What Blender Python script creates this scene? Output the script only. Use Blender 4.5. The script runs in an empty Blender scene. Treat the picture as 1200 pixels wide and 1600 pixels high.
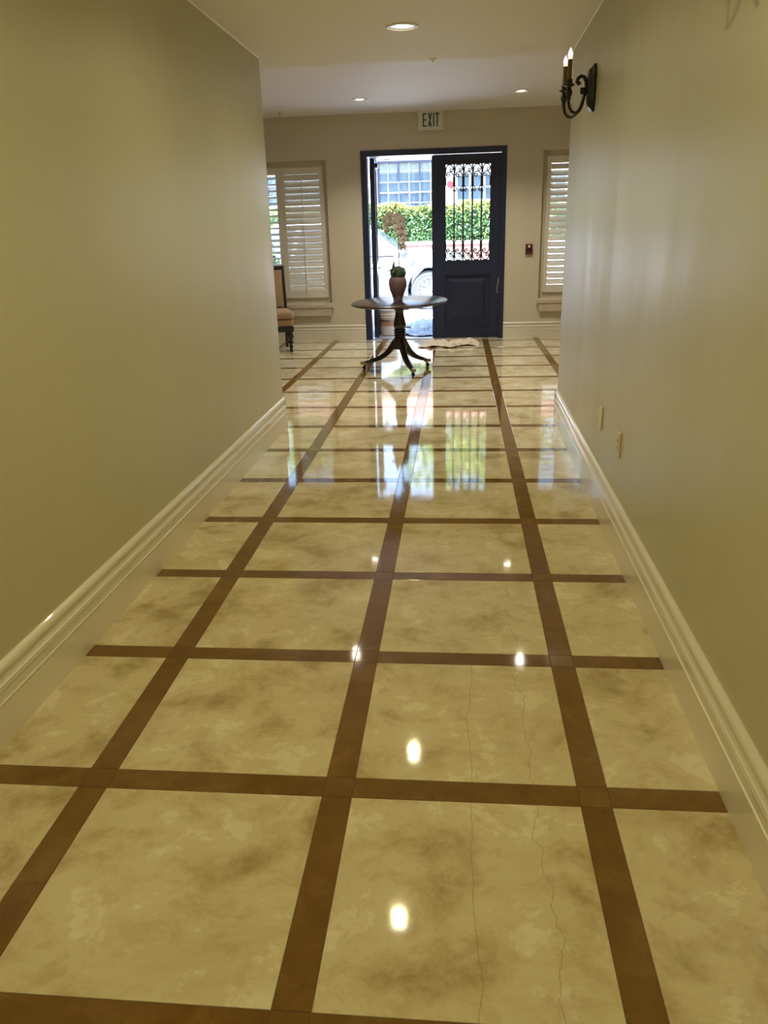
import bpy, bmesh, math, random
from mathutils import Vector, Matrix
from mathutils.geometry import tessellate_polygon
random.seed(7)
SC = bpy.context.scene
COL = SC.collection
PI = math.pi

# ------------------------------------------------------------------ camera
H = 1.48
F = 1217.88
R_ = Vector((0.99561197, 0.08968193, -0.02671984))
U_ = Vector((-0.00545120, 0.34063433, 0.94018006))
D_ = Vector((-0.09341886, 0.93590887, -0.33962849))
cam = bpy.data.cameras.new('camera')
cam.sensor_fit = 'VERTICAL'; cam.sensor_height = 32.0; cam.lens = 32.0 * F / 1600.0
cam.clip_start = 0.02; cam.clip_end = 300
camo = bpy.data.objects.new('camera', cam); COL.objects.link(camo)
camo.matrix_world = Matrix(((R_.x, U_.x, -D_.x, 0), (R_.y, U_.y, -D_.y, 0), (R_.z, U_.z, -D_.z, H), (0, 0, 0, 1)))
SC.camera = camo

# ------------------------------------------------------------------ world, sun, exposure
SC.view_settings.view_transform = 'Standard'
SC.view_settings.look = 'None'
SC.view_settings.gamma = 1.0
SC.view_settings.use_curve_mapping = False
SC.view_settings.exposure = 0.42
SUN_ENERGY = 50.0
SKY_STRENGTH = 4.0
LAMP_W = 23.0
LAMP_COL = (1.0, 0.86, 0.42)
w = bpy.data.worlds.new('sky'); SC.world = w; w.use_nodes = True
nt = w.node_tree; nt.nodes.clear()
wo = nt.nodes.new('ShaderNodeOutputWorld'); bg = nt.nodes.new('ShaderNodeBackground')
sky = nt.nodes.new('ShaderNodeTexSky')
sky.sky_type = 'NISHITA'; sky.sun_disc = False
sky.sun_elevation = math.radians(58); sky.sun_rotation = math.radians(160)
sky.air_density = 1.0; sky.dust_density = 1.5; sky.ozone_density = 1.0
bg.inputs['Strength'].default_value = 0.25 * SKY_STRENGTH
nt.links.new(sky.outputs[0], bg.inputs[0]); nt.links.new(bg.outputs[0], wo.inputs[0])
sun = bpy.data.lights.new('sun', 'SUN'); sun.energy = SUN_ENERGY; sun.angle = math.radians(0.6)
sun.color = (.93, .97, 1.06)
suno = bpy.data.objects.new('sun', sun); COL.objects.link(suno)
sd = Vector((0.30, 0.5, -1.0)).normalized()          # the direction the sunlight travels
suno.rotation_euler = sd.to_track_quat('-Z', 'Y').to_euler()
def portal(name, x0, x1, y, z0, z1):                  # sampling aid in a real opening: gives off no light of its own
    l = bpy.data.lights.new(name, 'AREA'); l.shape = 'RECTANGLE'; l.size = x1 - x0; l.size_y = z1 - z0
    l.cycles.is_portal = True
    o = bpy.data.objects.new(name, l); COL.objects.link(o)
    o.location = ((x0 + x1) / 2, y, (z0 + z1) / 2); o.rotation_euler = (-PI / 2, 0, 0)
portal('door_portal', -1.25, 0.56, 11.62, 0.0, 2.42)
SC.cycles.max_bounces = 10
SC.cycles.diffuse_bounces = 6
SC.cycles.glossy_bounces = 5
SC.cycles.transparent_max_bounces = 12
SC.cycles.sample_clamp_indirect = 3.0
SC.cycles.caustics_reflective = False
SC.cycles.caustics_refractive = False
SC.cycles.use_denoising = True

# ------------------------------------------------------------------ materials
MATS = {}
def mat(name, color=(.8, .8, .8), rough=.5, metal=0.0, spec=.5, emit=None, estr=0.0, coat=0.0):
    m = bpy.data.materials.new(name); m.use_nodes = True
    b = m.node_tree.nodes['Principled BSDF']
    b.inputs['Base Color'].default_value = (*color, 1)
    b.inputs['Roughness'].default_value = rough
    b.inputs['Metallic'].default_value = metal
    b.inputs['Specular IOR Level'].default_value = spec
    b.inputs['Coat Weight'].default_value = coat
    if emit:
        b.inputs['Emission Color'].default_value = (*emit, 1); b.inputs['Emission Strength'].default_value = estr
    MATS[name] = m
    return m
class G:
    """small node graph helper"""
    def __init__(s, m): s.m = m; s.t = m.node_tree; s.b = s.t.nodes['Principled BSDF']
    def n(s, typ, **kw):
        x = s.t.nodes.new(typ)
        for k, v in kw.items():
            if k in x.inputs.keys() if isinstance(k, str) else False: x.inputs[k].default_value = v
            else: setattr(x, k, v)
        return x
    def l(s, a, b): s.t.links.new(a, b)
    def coords(s, scale=(1, 1, 1), obj=True, rnd=0.0):
        tc = s.n('ShaderNodeTexCoord') if obj else s.n('ShaderNodeNewGeometry')
        out = tc.outputs['Object'] if obj else tc.outputs['Position']
        if rnd:
            oi = s.n('ShaderNodeObjectInfo')
            mu = s.n('ShaderNodeVectorMath', operation='SCALE'); mu.inputs[0].default_value = (1.3, 2.1, .7)
            s.l(oi.outputs['Random'], mu.inputs['Scale'])
            m2 = s.n('ShaderNodeVectorMath', operation='SCALE'); m2.inputs['Scale'].default_value = rnd
            s.l(mu.outputs[0], m2.inputs[0])
            ad = s.n('ShaderNodeVectorMath', operation='ADD'); s.l(out, ad.inputs[0]); s.l(m2.outputs[0], ad.inputs[1]); out = ad.outputs[0]
        mp = s.n('ShaderNodeMapping'); mp.inputs['Scale'].default_value = scale
        s.l(out, mp.inputs[0]); return mp.outputs[0]
    def noise(s, vec, scale, detail=4, rough=.5, dist=0.0):
        x = s.n('ShaderNodeTexNoise'); x.inputs['Scale'].default_value = scale; x.inputs['Detail'].default_value = detail
        x.inputs['Roughness'].default_value = rough; x.inputs['Distortion'].default_value = dist
        s.l(vec, x.inputs['Vector']); return x.outputs[0]
    def ramp(s, fac, stops):
        r = s.n('ShaderNodeValToRGB'); e = r.color_ramp.elements
        while len(e) > 1: e.remove(e[-1])
        e[0].position = stops[0][0]; e[0].color = (*stops[0][1], 1)
        for p, c in stops[1:]:
            x = e.new(p); x.color = (*c, 1)
        s.l(fac, r.inputs[0]); return r.outputs[0]
    def mix(s, fac, a, b, mode='MIX'):
        x = s.n('ShaderNodeMix', data_type='RGBA', blend_type=mode)
        for sock, v in ((x.inputs[0], fac), (x.inputs[6], a), (x.inputs[7], b)):
            if hasattr(v, 'is_linked'): s.l(v, sock)
            elif isinstance(v, (int, float)): sock.default_value = v
            else: sock.default_value = (*v, 1)
        return x.outputs[2]
    def math(s, op, a, b=None, clamp=False):
        x = s.n('ShaderNodeMath', operation=op); x.use_clamp = clamp
        for i, v in enumerate((a, b)):
            if v is None: continue
            if hasattr(v, 'is_linked'): s.l(v, x.inputs[i])
            else: x.inputs[i].default_value = v
        return x.outputs[0]
    def bump(s, h, strength, dist=.01):
        x = s.n('ShaderNodeBump'); x.inputs['Strength'].default_value = strength; x.inputs['Distance'].default_value = dist
        s.l(h, x.inputs['Height']); s.l(x.outputs[0], s.b.inputs['Normal'])
    def base(s, c): s.l(c, s.b.inputs['Base Color'])
    def rough(s, r): s.l(r, s.b.inputs['Roughness'])

def noisy(name, c0, c1, scale, rough=.5, bump=0.0, stretch=(1, 1, 1), rnd=0.0, **kw):
    m = mat(name, c0, rough, **kw); g = G(m)
    v = g.coords(stretch, rnd=rnd); n = g.noise(v, scale, 5)
    g.base(g.ramp(n, [(.3, c0), (.7, c1)]))
    if bump: g.bump(n, bump)
    return m

# wall paint: semi-gloss tan, faint vertical roller streaks
WALL = (.54, .515, .355)
m = mat('wall_paint', WALL, .36, spec=.5); g = G(m)
v = g.coords((3.2, 3.2, .22), obj=False); n1 = g.noise(v, 1.6, 5, .7, .3)
v2 = g.coords((1, 1, .8), obj=False); n2 = g.noise(v2, 1.1, 2)
g.rough(g.ramp(n1, [(.3, (.30,) * 3), (.7, (.43,) * 3)]))
g.base(g.ramp(n2, [(.3, tuple(c * .97 for c in WALL)), (.7, tuple(c * 1.03 for c in WALL))]))
g.bump(n1, .05, .02)
mat('wall_paint_flat_lit', (.62, .565, .445), .55)  # hall walls: corridor paint made lighter to make up for weak hall light
m = mat('ceiling_paint', (.88, .86, .85), .6); g = G(m)
g.bump(g.noise(g.coords((1, 1, 1), obj=False), 60, 3), .04, .01)
mat('white_trim', (.74, .70, .60), .28, coat=.3)
mat('caulk', (.85, .82, .75), .5)
noisy('shutter_paint', (.74, .70, .62), (.78, .74, .66), 6, .42)
# cream marble
m = mat('cream_marble', (.7, .6, .4), .05); g = G(m)
v = g.coords((1, 1, 1), rnd=37.0)
na = g.noise(v, 4.2, 10, .66, .25); nb = g.noise(v, 11.0, 9, .68, .2); ncld = g.noise(g.coords((1, 2.2, 1), rnd=37.0), 2.0, 8, .66, .5)
c = g.ramp(na, [(.33, (.40, .31, .16)), (.44, (.575, .485, .30)), (.50, (.66, .58, .385)), (.56, (.655, .575, .38)), (.60, (.76, .69, .51)), (.70, (.72, .64, .45))])
c = g.mix(g.ramp(nb, [(.53, (0, 0, 0)), (.66, (.45,) * 3)]), c, (.48, .375, .20))
c = g.mix(g.ramp(ncld, [(.54, (0, 0, 0)), (.68, (.45,) * 3)]), c, (.45, .345, .175))
vein = g.math('ABSOLUTE', g.math('SUBTRACT', g.noise(v, 1.7, 8, .62, .6), .5))
c = g.mix(g.ramp(vein, [(0.0, (.16,) * 3), (.03, (0, 0, 0))]), c, (.52, .40, .20))
speck = g.noise(v, 70, 2)
c = g.mix(g.ramp(speck, [(.73, (0, 0, 0)), (.78, (.5,) * 3)]), c, (.9, .85, .68))
# two hairline cracks that run the length of the hall through several stones
geo = g.n('ShaderNodeNewGeometry'); sep = g.n('ShaderNodeSeparateXYZ'); g.l(geo.outputs['Position'], sep.inputs[0])
for x0, ya, yb, amp, sc in ((.045, .2, 2.5, .05, 2.2), (.215, .9, 3.6, .10, 2.6)):
    yy = g.n('ShaderNodeCombineXYZ'); g.l(sep.outputs['Y'], yy.inputs[1]); yy.inputs[0].default_value = x0 * 50
    wob = g.math('MULTIPLY', g.math('SUBTRACT', g.noise(yy.outputs[0], sc, 5, .6), .5), amp * 2)
    d = g.math('ABSOLUTE', g.math('SUBTRACT', g.math('SUBTRACT', sep.outputs['X'], x0), wob))
    lim = g.math('MULTIPLY', g.math('GREATER_THAN', sep.outputs['Y'], ya), g.math('LESS_THAN', sep.outputs['Y'], yb))
    k = g.math('MULTIPLY', g.math('LESS_THAN', d, .0011), lim)
    c = g.mix(g.math('MULTIPLY', k, .55), c, (.30, .22, .10))
g.base(c)
g.bump(g.noise(g.coords((1, 1, 1), obj=False), 5, 2), .012, .02)
# brown stone strips
m = mat('brown_marble', (.2, .1, .02), .06); g = G(m)
v = g.coords((1, 1, 1), rnd=23.0)
c = g.ramp(g.noise(v, 6, 7, .65, .6), [(.3, (.135, .068, .012)), (.5, (.175, .092, .018)), (.7, (.225, .128, .03))])
c = g.mix(g.ramp(g.noise(v, 34, 5, .7), [(.57, (0, 0, 0)), (.72, (.5,) * 3)]), c, (.085, .042, .008))
g.base(c); g.bump(g.noise(g.coords((1, 1, 1), obj=False), 5, 2), .012, .02)
mat('grout', (.14, .09, .05), .8)
mat('door_paint', (.014, .022, .058), .38)
mat('iron', (.012, .012, .016), .45)
noisy('dark_bronze', (.010, .009, .010), (.020, .017, .016), 30, .42)
noisy('dark_wood', (.012, .006, .005), (.024, .011, .008), 9, .22, stretch=(1, 6, 1), coat=.5)
noisy('table_veneer', (.026, .013, .011), (.050, .025, .018), 7, .24, stretch=(1, 5, 1))
mat('brass', (.45, .33, .14), .35, 1.0)
noisy('terracotta', (.135, .080, .085), (.18, .11, .115), 14, .6)
noisy('moss', (.02, .045, .035), (.05, .08, .05), 30, .8, .4)
mat('leaf_green', (.05, .11, .035), .45)
mat('stem', (.10, .12, .05), .5)
noisy('petal', (.50, .46, .44), (.58, .54, .51), 20, .55)
mat('petal_core', (.45, .16, .15), .5)
noisy('chair_fabric', (.32, .21, .115), (.39, .265, .15), 60, .85, .15)
mat('chair_piping', (.42, .31, .19), .8)
mat('black_lacquer', (.010, .009, .009), .25, coat=.4)
noisy('travertine', (.52, .43, .33), (.66, .57, .46), 8, .45, stretch=(1, 1, 3))
mat('plate_plastic', (.72, .66, .50), .4)
mat('sign_plastic', (.78, .74, .66), .45)
mat('sign_green', (.010, .13, .065), .5)
mat('alarm_red', (.13, .012, .022), .4)
mat('alarm_dark', (.03, .006, .01), .4)
mat('fixture_white', (.85, .83, .78), .35)
mat('reflector', (.75, .74, .70), .25, .6)
mat('lens', (1, .95, .85), .4, emit=(1.0, .90, .70), estr=26)
mat('lens_cool', (1, .95, .85), .4, emit=(1.0, .95, .86), estr=16)
mat('candle_sleeve', (.16, .085, .030), .5)
mat('bulb', (.9, .9, .9), .2, emit=(1.0, .86, .92), estr=.75)
mat('bulb_base', (1, .7, .35), .3, emit=(1.0, .62, .25), estr=1.6)
noisy('cloth', (.60, .52, .40), (.72, .64, .52), 25, .9, .2)
noisy('plastic_sheet', (.26, .31, .38), (.33, .38, .46), 5, .35)
mat('bucket_plastic', (.80, .70, .60), .4)
mat('bucket_label', (.55, .30, .20), .5)
mat('bucket_print', (.10, .07, .07), .5)
mat('wire', (.55, .55, .55), .35, .8)
mat('cord', (.60, .62, .66), .6)
noisy('pavement', (.68, .67, .65), (.76, .75, .73), 3, .8)
noisy('asphalt', (.30, .30, .30), (.36, .36, .36), 20, .9)
noisy('porch_stone', (.42, .40, .37), (.50, .48, .45), 4, .6)
noisy('stucco', (.78, .76, .74), (.84, .82, .80), 10, .85, .1)
noisy('brick_red', (.16, .06, .055), (.24, .11, .095), 6, .85, .2, rnd=9.0)
mat('mortar', (.55, .50, .46), .9)
mat('blue_frame', (.025, .035, .075), .5)
mat('white_frame', (.40, .42, .45), .5)
mat('curtain', (.30, .42, .58), .9)
noisy('roof_tile', (.16, .065, .05), (.22, .10, .08), 5, .8, rnd=5.0)
mat('car_paint', (.62, .63, .65), .18, coat=1.0)
mat('car_trim', (.03, .04, .06), .5)
mat('rubber', (.022, .026, .035), .75)
mat('alloy', (.30, .31, .33), .4, .5)
mat('car_window', (.06, .085, .12), .06)
mat('lamp_clear', (.6, .65, .7), .1)
mat('sign_red', (.25, .015, .02), .4)
mat('steel', (.5, .5, .52), .4, .8)
for nm, a, b in (('hedge_leaf', (.016, .062, .028), (.055, .12, .028)), ('hedge_leaf_pale', (.17, .22, .04), (.30, .31, .09)), ('tree_leaf', (.05, .14, .03), (.16, .28, .06))):
    noisy(nm, a, b, 7, .5)
noisy('bark', (.10, .07, .05), (.16, .12, .09), 8, .9, .5)
# clear glass: passes light and mirrors a little at glancing angles
m = bpy.data.materials.new('glass'); m.use_nodes = True; t = m.node_tree; t.nodes.clear()
o_ = t.nodes.new('ShaderNodeOutputMaterial'); mx = t.nodes.new('ShaderNodeMixShader'); tr = t.nodes.new('ShaderNodeBsdfTransparent')
gl = t.nodes.new('ShaderNodeBsdfGlossy'); fr = t.nodes.new('ShaderNodeFresnel')
tr.inputs[0].default_value = (.94, .96, .96, 1); gl.inputs['Roughness'].default_value = .03; fr.inputs[0].default_value = 1.45
t.links.new(fr.outputs[0], mx.inputs[0]); t.links.new(tr.outputs[0], mx.inputs[1]); t.links.new(gl.outputs[0], mx.inputs[2]); t.links.new(mx.outputs[0], o_.inputs[0])
MATS['glass'] = m

# ------------------------------------------------------------------ mesh building
class B:
    def __init__(s): s.bm = bmesh.new(); s.mi = 0; s.mats = []
    def face(s, vs):
        try:
            f = s.bm.faces.new(vs); f.material_index = s.mi; return f
        except ValueError: return None
    def v(s, p): return s.bm.verts.new(p)
    def box(s, x0, x1, y0, y1, z0, z1, M=None, bev=0.0):
        P = [Vector((x, y, z)) for x in (x0, x1) for y in (y0, y1) for z in (z0, z1)]
        if M: P = [M @ p for p in P]
        vs = [s.v(p) for p in P]
        fs = [s.face([vs[i] for i in q]) for q in ((0, 1, 3, 2), (4, 6, 7, 5), (0, 4, 5, 1), (2, 3, 7, 6), (0, 2, 6, 4), (1, 5, 7, 3))]
        if bev:
            es = list({e for f in fs for e in f.edges})
            bmesh.ops.bevel(s.bm, geom=es, offset=bev, segments=2, affect='EDGES', profile=.6)
        return s
    def lathe(s, prof, n=24, M=None, close=True):
        """prof: list of (r, z) bottom to top, around local z"""
        rings = []
        for r, z in prof:
            if r < 1e-5:
                p = Vector((0, 0, z)); rings.append([s.v(M @ p if M else p)])
            else:
                ring = []
                for i in range(n):
                    a = 2 * PI * i / n; p = Vector((r * math.cos(a), r * math.sin(a), z)); ring.append(s.v(M @ p if M else p))
                rings.append(ring)
        for a, b in zip(rings, rings[1:]):
            for i in range(n):
                j = (i + 1) % n
                if len(a) == 1 and len(b) == 1: continue
                if len(a) == 1: s.face([a[0], b[j], b[i]])
                elif len(b) == 1: s.face([a[i], a[j], b[0]])
                else: s.face([a[i], a[j], b[j], b[i]])
        if close:
            if len(rings[0]) > 1: s.face(list(reversed(rings[0])))
            if len(rings[-1]) > 1: s.face(rings[-1])
        return s
    def tube(s, pts, rad, n=8, caps=True, flat=1.0):
        pts = [Vector(p) for p in pts]
        rs = rad if isinstance(rad, (list, tuple)) else [rad] * len(pts)
        T0 = (pts[1] - pts[0]).normalized()
        up = Vector((0, 0, 1)) if abs(T0.z) < .9 else Vector((1, 0, 0))
        N = (up - T0 * up.dot(T0)).normalized(); rings = []
        for i, p in enumerate(pts):
            T = (pts[min(i + 1, len(pts) - 1)] - pts[max(i - 1, 0)]).normalized()
            N = (N - T * N.dot(T)).normalized(); Bn = T.cross(N)
            rings.append([s.v(p + (N * math.cos(2 * PI * k / n) + Bn * math.sin(2 * PI * k / n) * flat) * rs[i]) for k in range(n)])
        for a, b in zip(rings, rings[1:]):
            for k in range(n): s.face([a[k], a[(k + 1) % n], b[(k + 1) % n], b[k]])
        if caps: s.face(list(reversed(rings[0]))); s.face(rings[-1])
        return s
    def prism(s, poly, y0, y1, M=None):
        """polygon in x,z extruded along y"""
        a = [Vector((x, y0, z)) for x, z in poly]; b = [Vector((x, y1, z)) for x, z in poly]
        if M: a = [M @ p for p in a]; b = [M @ p for p in b]
        a = [s.v(p) for p in a]; b = [s.v(p) for p in b]; n = len(a)
        for i in range(n): s.face([a[i], a[(i + 1) % n], b[(i + 1) % n], b[i]])
        s.face(list(reversed(a))); s.face(b)
        return s
    def sweep(s, prof, P0, P1, out, close=True):
        """profile [(d, z)] swept in a straight line from P0 to P1; d goes along `out`"""
        out = Vector(out); A = Vector(P0); Bv = Vector(P1)
        a = [s.v(A + out * d + Vector((0, 0, z))) for d, z in prof]; b = [s.v(Bv + out * d + Vector((0, 0, z))) for d, z in prof]
        n = len(a)
        for i in range(n): s.face([a[i], a[(i + 1) % n], b[(i + 1) % n], b[i]])
        s.face(a); s.face(list(reversed(b)))
        return s
    def ell(s, c, r, n=12, k=8, M=None):
        prof = [(math.sin(PI * i / k), -math.cos(PI * i / k)) for i in range(k + 1)]
        T = Matrix.Translation(Vector(c)) @ Matrix.Diagonal((*r, 1))
        if M: T = M @ T
        return s.lathe(prof, n, T, close=False)
    def mesh(s, name, m, smooth=None):
        bmesh.ops.recalc_face_normals(s.bm, faces=s.bm.faces[:])
        me = bpy.data.meshes.new(name); s.bm.to_mesh(me); s.bm.free()
        for x in (m if isinstance(m, (list, tuple)) else [m]): me.materials.append(MATS[x])
        if smooth is not None:
            for p in me.polygons: p.use_smooth = True
            try: me.set_sharp_from_angle(angle=math.radians(smooth))
            except Exception: pass
        return me
    def build(s, name, m, parent=None, smooth=None, loc=None):
        return link(name, s.mesh(name, m, smooth), parent, loc)
def link(name, me, parent=None, loc=None):
    o = bpy.data.objects.new(name, me); COL.objects.link(o)
    if parent is not None: o.parent = parent
    if loc is not None: o.location = loc
    return o
def thing(name, label, cat, loc=(0, 0, 0), rz=0.0, group=None):
    o = bpy.data.objects.new(name, None); COL.objects.link(o); o.empty_display_size = .1
    o.location = loc; o.rotation_euler = (0, 0, rz)
    o['label'] = label; o['category'] = cat
    if group: o['group'] = group
    return o
def tag(o, label=None, cat=None, group=None, kind=None):
    if label: o['label'] = label
    if cat: o['category'] = cat
    if group: o['group'] = group
    if kind: o['kind'] = kind
    return o
def struct(o, label=None): return tag(o, label, kind='structure')
def empty_struct(name, label, loc=(0, 0, 0), rz=0.0):
    o = bpy.data.objects.new(name, None); COL.objects.link(o); o.location = loc; o.rotation_euler = (0, 0, rz)
    return struct(o, label)
def arc(c, r, a0, a1, n, plane='xz', y=0.0):
    out = []
    for i in range(n + 1):
        a = math.radians(a0 + (a1 - a0) * i / n)
        out.append((c[0] + r * math.cos(a), y, c[1] + r * math.sin(a)))
    return out
def spiral(c, r0, r1, a0, a1, n, y=0.0):
    out = []
    for i in range(n + 1):
        t_ = i / n; a = math.radians(a0 + (a1 - a0) * t_); r = r0 + (r1 - r0) * t_
        out.append((c[0] + r * math.cos(a), y, c[1] + r * math.sin(a)))
    return out

# ------------------------------------------------------------------ room shell
YE = 11.35          # inner face of the entrance wall
ZC, ZH = 2.63, 2.93 # corridor and entrance ceilings
YL, YR = 6.06, 6.27 # where the corridor walls end
YS = 6.42           # edge of the low ceiling
XL = lambda y: -1.432 + .0070 * y
XR = lambda y: .722 + .0112 * y
def slab(name, poly, z0, z1, m, label):
    b = B(); lo = [b.v((x, y, z0)) for x, y in poly]; hi = [b.v((x, y, z1)) for x, y in poly]; n = len(poly)
    for i in range(n): b.face([lo[i], lo[(i + 1) % n], hi[(i + 1) % n], hi[i]])
    b.face(list(reversed(lo))); b.face(hi)
    return struct(b.build(name, m), label)
slab('wall_left', [(XL(-4), -4), (XL(YL), YL), (-5.0, YL), (-5.0, YL - .15), (XL(YL) - .15, YL - .15), (XL(-4) - .15, -4)], 0, ZH + .1, 'wall_paint', 'tan semi-gloss corridor wall on the left, ending at the entrance hall')
slab('wall_right', [(XR(-4), -4), (XR(YR), YR), (4.0, YR), (4.0, YR - .15), (XR(YR) + .15, YR - .15), (XR(-4) + .15, -4)], 0, ZH + .1, 'wall_paint', 'tan semi-gloss corridor wall on the right, carrying the sconces')
slab('wall_back', [(-1.75, -4.15), (1.0, -4.15), (1.0, -4), (-1.75, -4)], 0, ZC, 'wall_paint', 'tan wall closing the corridor behind the camera')
slab('wall_west', [(-5.15, YL - .1), (-5, YL - .1), (-5, YE + .1), (-5.15, YE + .1)], 0, ZH + .1, 'wall_paint_flat_lit', 'tan side wall at the left end of the entrance hall')
slab('wall_east', [(4, YR - .1), (4.15, YR - .1), (4.15, YE + .1), (4, YE + .1)], 0, ZH + .1, 'wall_paint_flat_lit', 'tan side wall at the right end of the entrance hall')
slab('ceiling', [(-5.1, -4.1), (4.1, -4.1), (4.1, YS), (-5.1, YS)], ZC, ZH + .2, 'ceiling_paint', 'lower off-white ceiling over the corridor')
slab('ceiling_entrance', [(-5.1, YS - .02), (4.1, YS - .02), (4.1, YE + .1), (-5.1, YE + .1)], ZH, ZH + .2, 'ceiling_paint', 'higher off-white ceiling over the entrance hall')
# entrance wall with its openings
WT = .22
def holed_wall(name, x0, x1, z0, z1, y0, y1, holes, m, label):
    b = B(); b.mats = m
    xs = sorted({x0, x1, *[h[0] for h in holes], *[h[1] for h in holes]}); zs = sorted({z0, z1, *[h[2] for h in holes], *[h[3] for h in holes]})
    solid = lambda i, k: 0 <= i < len(xs) - 1 and 0 <= k < len(zs) - 1 and not any(h[0] <= xs[i] and xs[i + 1] <= h[1] and h[2] <= zs[k] and zs[k + 1] <= h[3] for h in holes)
    C = {}
    def P(x, y, z):
        if (x, y, z) not in C: C[(x, y, z)] = b.v((x, y, z))
        return C[(x, y, z)]
    for i in range(len(xs) - 1):
        for k in range(len(zs) - 1):
            if not solid(i, k): continue
            a, c, d, e = xs[i], xs[i + 1], zs[k], zs[k + 1]
            b.mi = 0; b.face([P(a, y0, d), P(c, y0, d), P(c, y0, e), P(a, y0, e)])
            b.mi = 1; b.face([P(a, y1, d), P(c, y1, d), P(c, y1, e), P(a, y1, e)]); b.mi = 0
            for di, dk, q in ((-1, 0, (a, d, a, e)), (1, 0, (c, d, c, e)), (0, -1, (a, d, c, d)), (0, 1, (a, e, c, e))):
                if not solid(i + di, k + dk): b.face([P(q[0], y0, q[1]), P(q[0], y1, q[1]), P(q[2], y1, q[3]), P(q[2], y0, q[3])])
    return struct(b.build(name, m), label)
WL = (-3.10, -1.79, .52, 2.39)
WR = (1.105, 2.40, .53, 2.415)
DX0, DX1, DZ = -1.315, .63, 2.485
holed_wall('wall_front', -5.1, 4.1, 0, ZH + .1, YE, YE + WT, [WL, WR, (DX0, DX1, 0, DZ)], ['wall_paint_flat_lit', 'stucco'], 'tan entrance wall around the double door and two shuttered windows')
slab('wall_parapet', [(-5.1, YE), (4.1, YE), (4.1, YE + WT), (-5.1, YE + WT)], ZH + .1, 3.9, 'stucco', 'outer wall above the entrance')
# caulk beads along the wall-ceiling joint
for nm, fx, ye, s in (('trim_1', XL, YL, 1), ('trim_2', XR, YR, -1)):
    b = B(); b.sweep([(0, 0), (.006, 0), (0, -.008)], (fx(-4), -4, ZC), (fx(ye), ye, ZC), (s, 0, 0)); struct(b.build(nm, 'caulk'), 'thin pale bead along the joint of %s corridor wall and ceiling' % ('left' if s > 0 else 'right'))

# baseboards
def base_prof(h):
    k = h / .25
    q = [(0, 0), (.020, 0), (.020, .128), (.0225, .130), (.0225, .134), (.018, .136), (.018, .168), (.0215, .171), (.0215, .1755), (.0185, .178), (.0215, .181), (.0215, .1855),
         (.016, .190), (.013, .198), (.0125, .207), (.015, .215), (.019, .220), (.021, .228), (.020, .236), (.016, .242), (.010, .247), (.006, .25), (0, .25)]
    return [(d, z * k) for d, z in q]
def baseboard(name, runs, h, label):
    b = B()
    for p0, p1, out in runs: b.sweep(base_prof(h), (*p0, 0), (*p1, 0), out)
    return struct(b.build(name, 'white_trim'), label)
baseboard('baseboard_left', [((XL(-4), -4), (XL(YL), YL + .021), (1, -.007, 0)), ((XL(YL) + .021, YL), (-5, YL), (0, 1, 0))], .25, 'glossy cream moulded baseboard along the left corridor wall')
baseboard('baseboard_right', [((XR(-4), -4), (XR(YR), YR + .021), (-1, .0112, 0)), ((XR(YR) - .021, YR), (4, YR), (0, 1, 0))], .25, 'glossy cream moulded baseboard along the right corridor wall')
baseboard('baseboard_front', [((-5, YE), (DX0, YE), (0, -1, 0)), ((DX1, YE), (4, YE), (0, -1, 0))], .22, 'cream baseboard on both sides of the entrance door')

# ------------------------------------------------------------------ floor: cream stones framed by brown strips
S, L, GX, GY, SW, J = .70866, .71828, -.32917, 1.07321, .083, .0008
fl = slab('floor', [(-5.1, -4.1), (4.1, -4.1), (4.1, YE + .05), (-5.1, YE + .05)], -.12, -.0014, 'grout', 'polished floor of cream stones framed by brown stone strips')
def inner(x0, x1, y0, y1):
    """part of the rectangle inside the rooms, or None"""
    if y1 <= 6.25:
        x0 = max(x0, XL(y0) - .01); x1 = min(x1, XR(y1) + .01)
    y0 = max(y0, -4.0); y1 = min(y1, YE + .0); x0 = max(x0, -5); x1 = min(x1, 4)
    return None if x1 - x0 < .01 or y1 - y0 < .01 else (x0, x1, y0, y1)
_tm = {}
def stone(kind, m, x0, x1, y0, y1):
    r = inner(x0, x1, y0, y1)
    if not r: return
    x0, x1, y0, y1 = r; x0 += J; x1 -= J; y0 += J; y1 -= J
    wx, wy = round(x1 - x0, 4), round(y1 - y0, 4)
    if (kind, wx, wy) not in _tm:
        b = B(); hx, hy, c = wx / 2, wy / 2, .0008
        r0 = [b.v((sx * hx, sy * hy, -.011)) for sx, sy in ((-1, -1), (1, -1), (1, 1), (-1, 1))]
        r1 = [b.v((sx * hx, sy * hy, -c)) for sx, sy in ((-1, -1), (1, -1), (1, 1), (-1, 1))]
        r2 = [b.v((sx * (hx - c), sy * (hy - c), 0)) for sx, sy in ((-1, -1), (1, -1), (1, 1), (-1, 1))]
        for a_, b_ in ((r0, r1), (r1, r2)):
            for i in range(4): b.face([a_[i], a_[(i + 1) % 4], b_[(i + 1) % 4], b_[i]])
        b.face(r2); b.face(list(reversed(r0)))
        _tm[(kind, wx, wy)] = b.mesh(kind, m)
    link(kind, _tm[(kind, wx, wy)], fl, ((x0 + x1) / 2, (y0 + y1) / 2, 0))
hs = SW / 2
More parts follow.
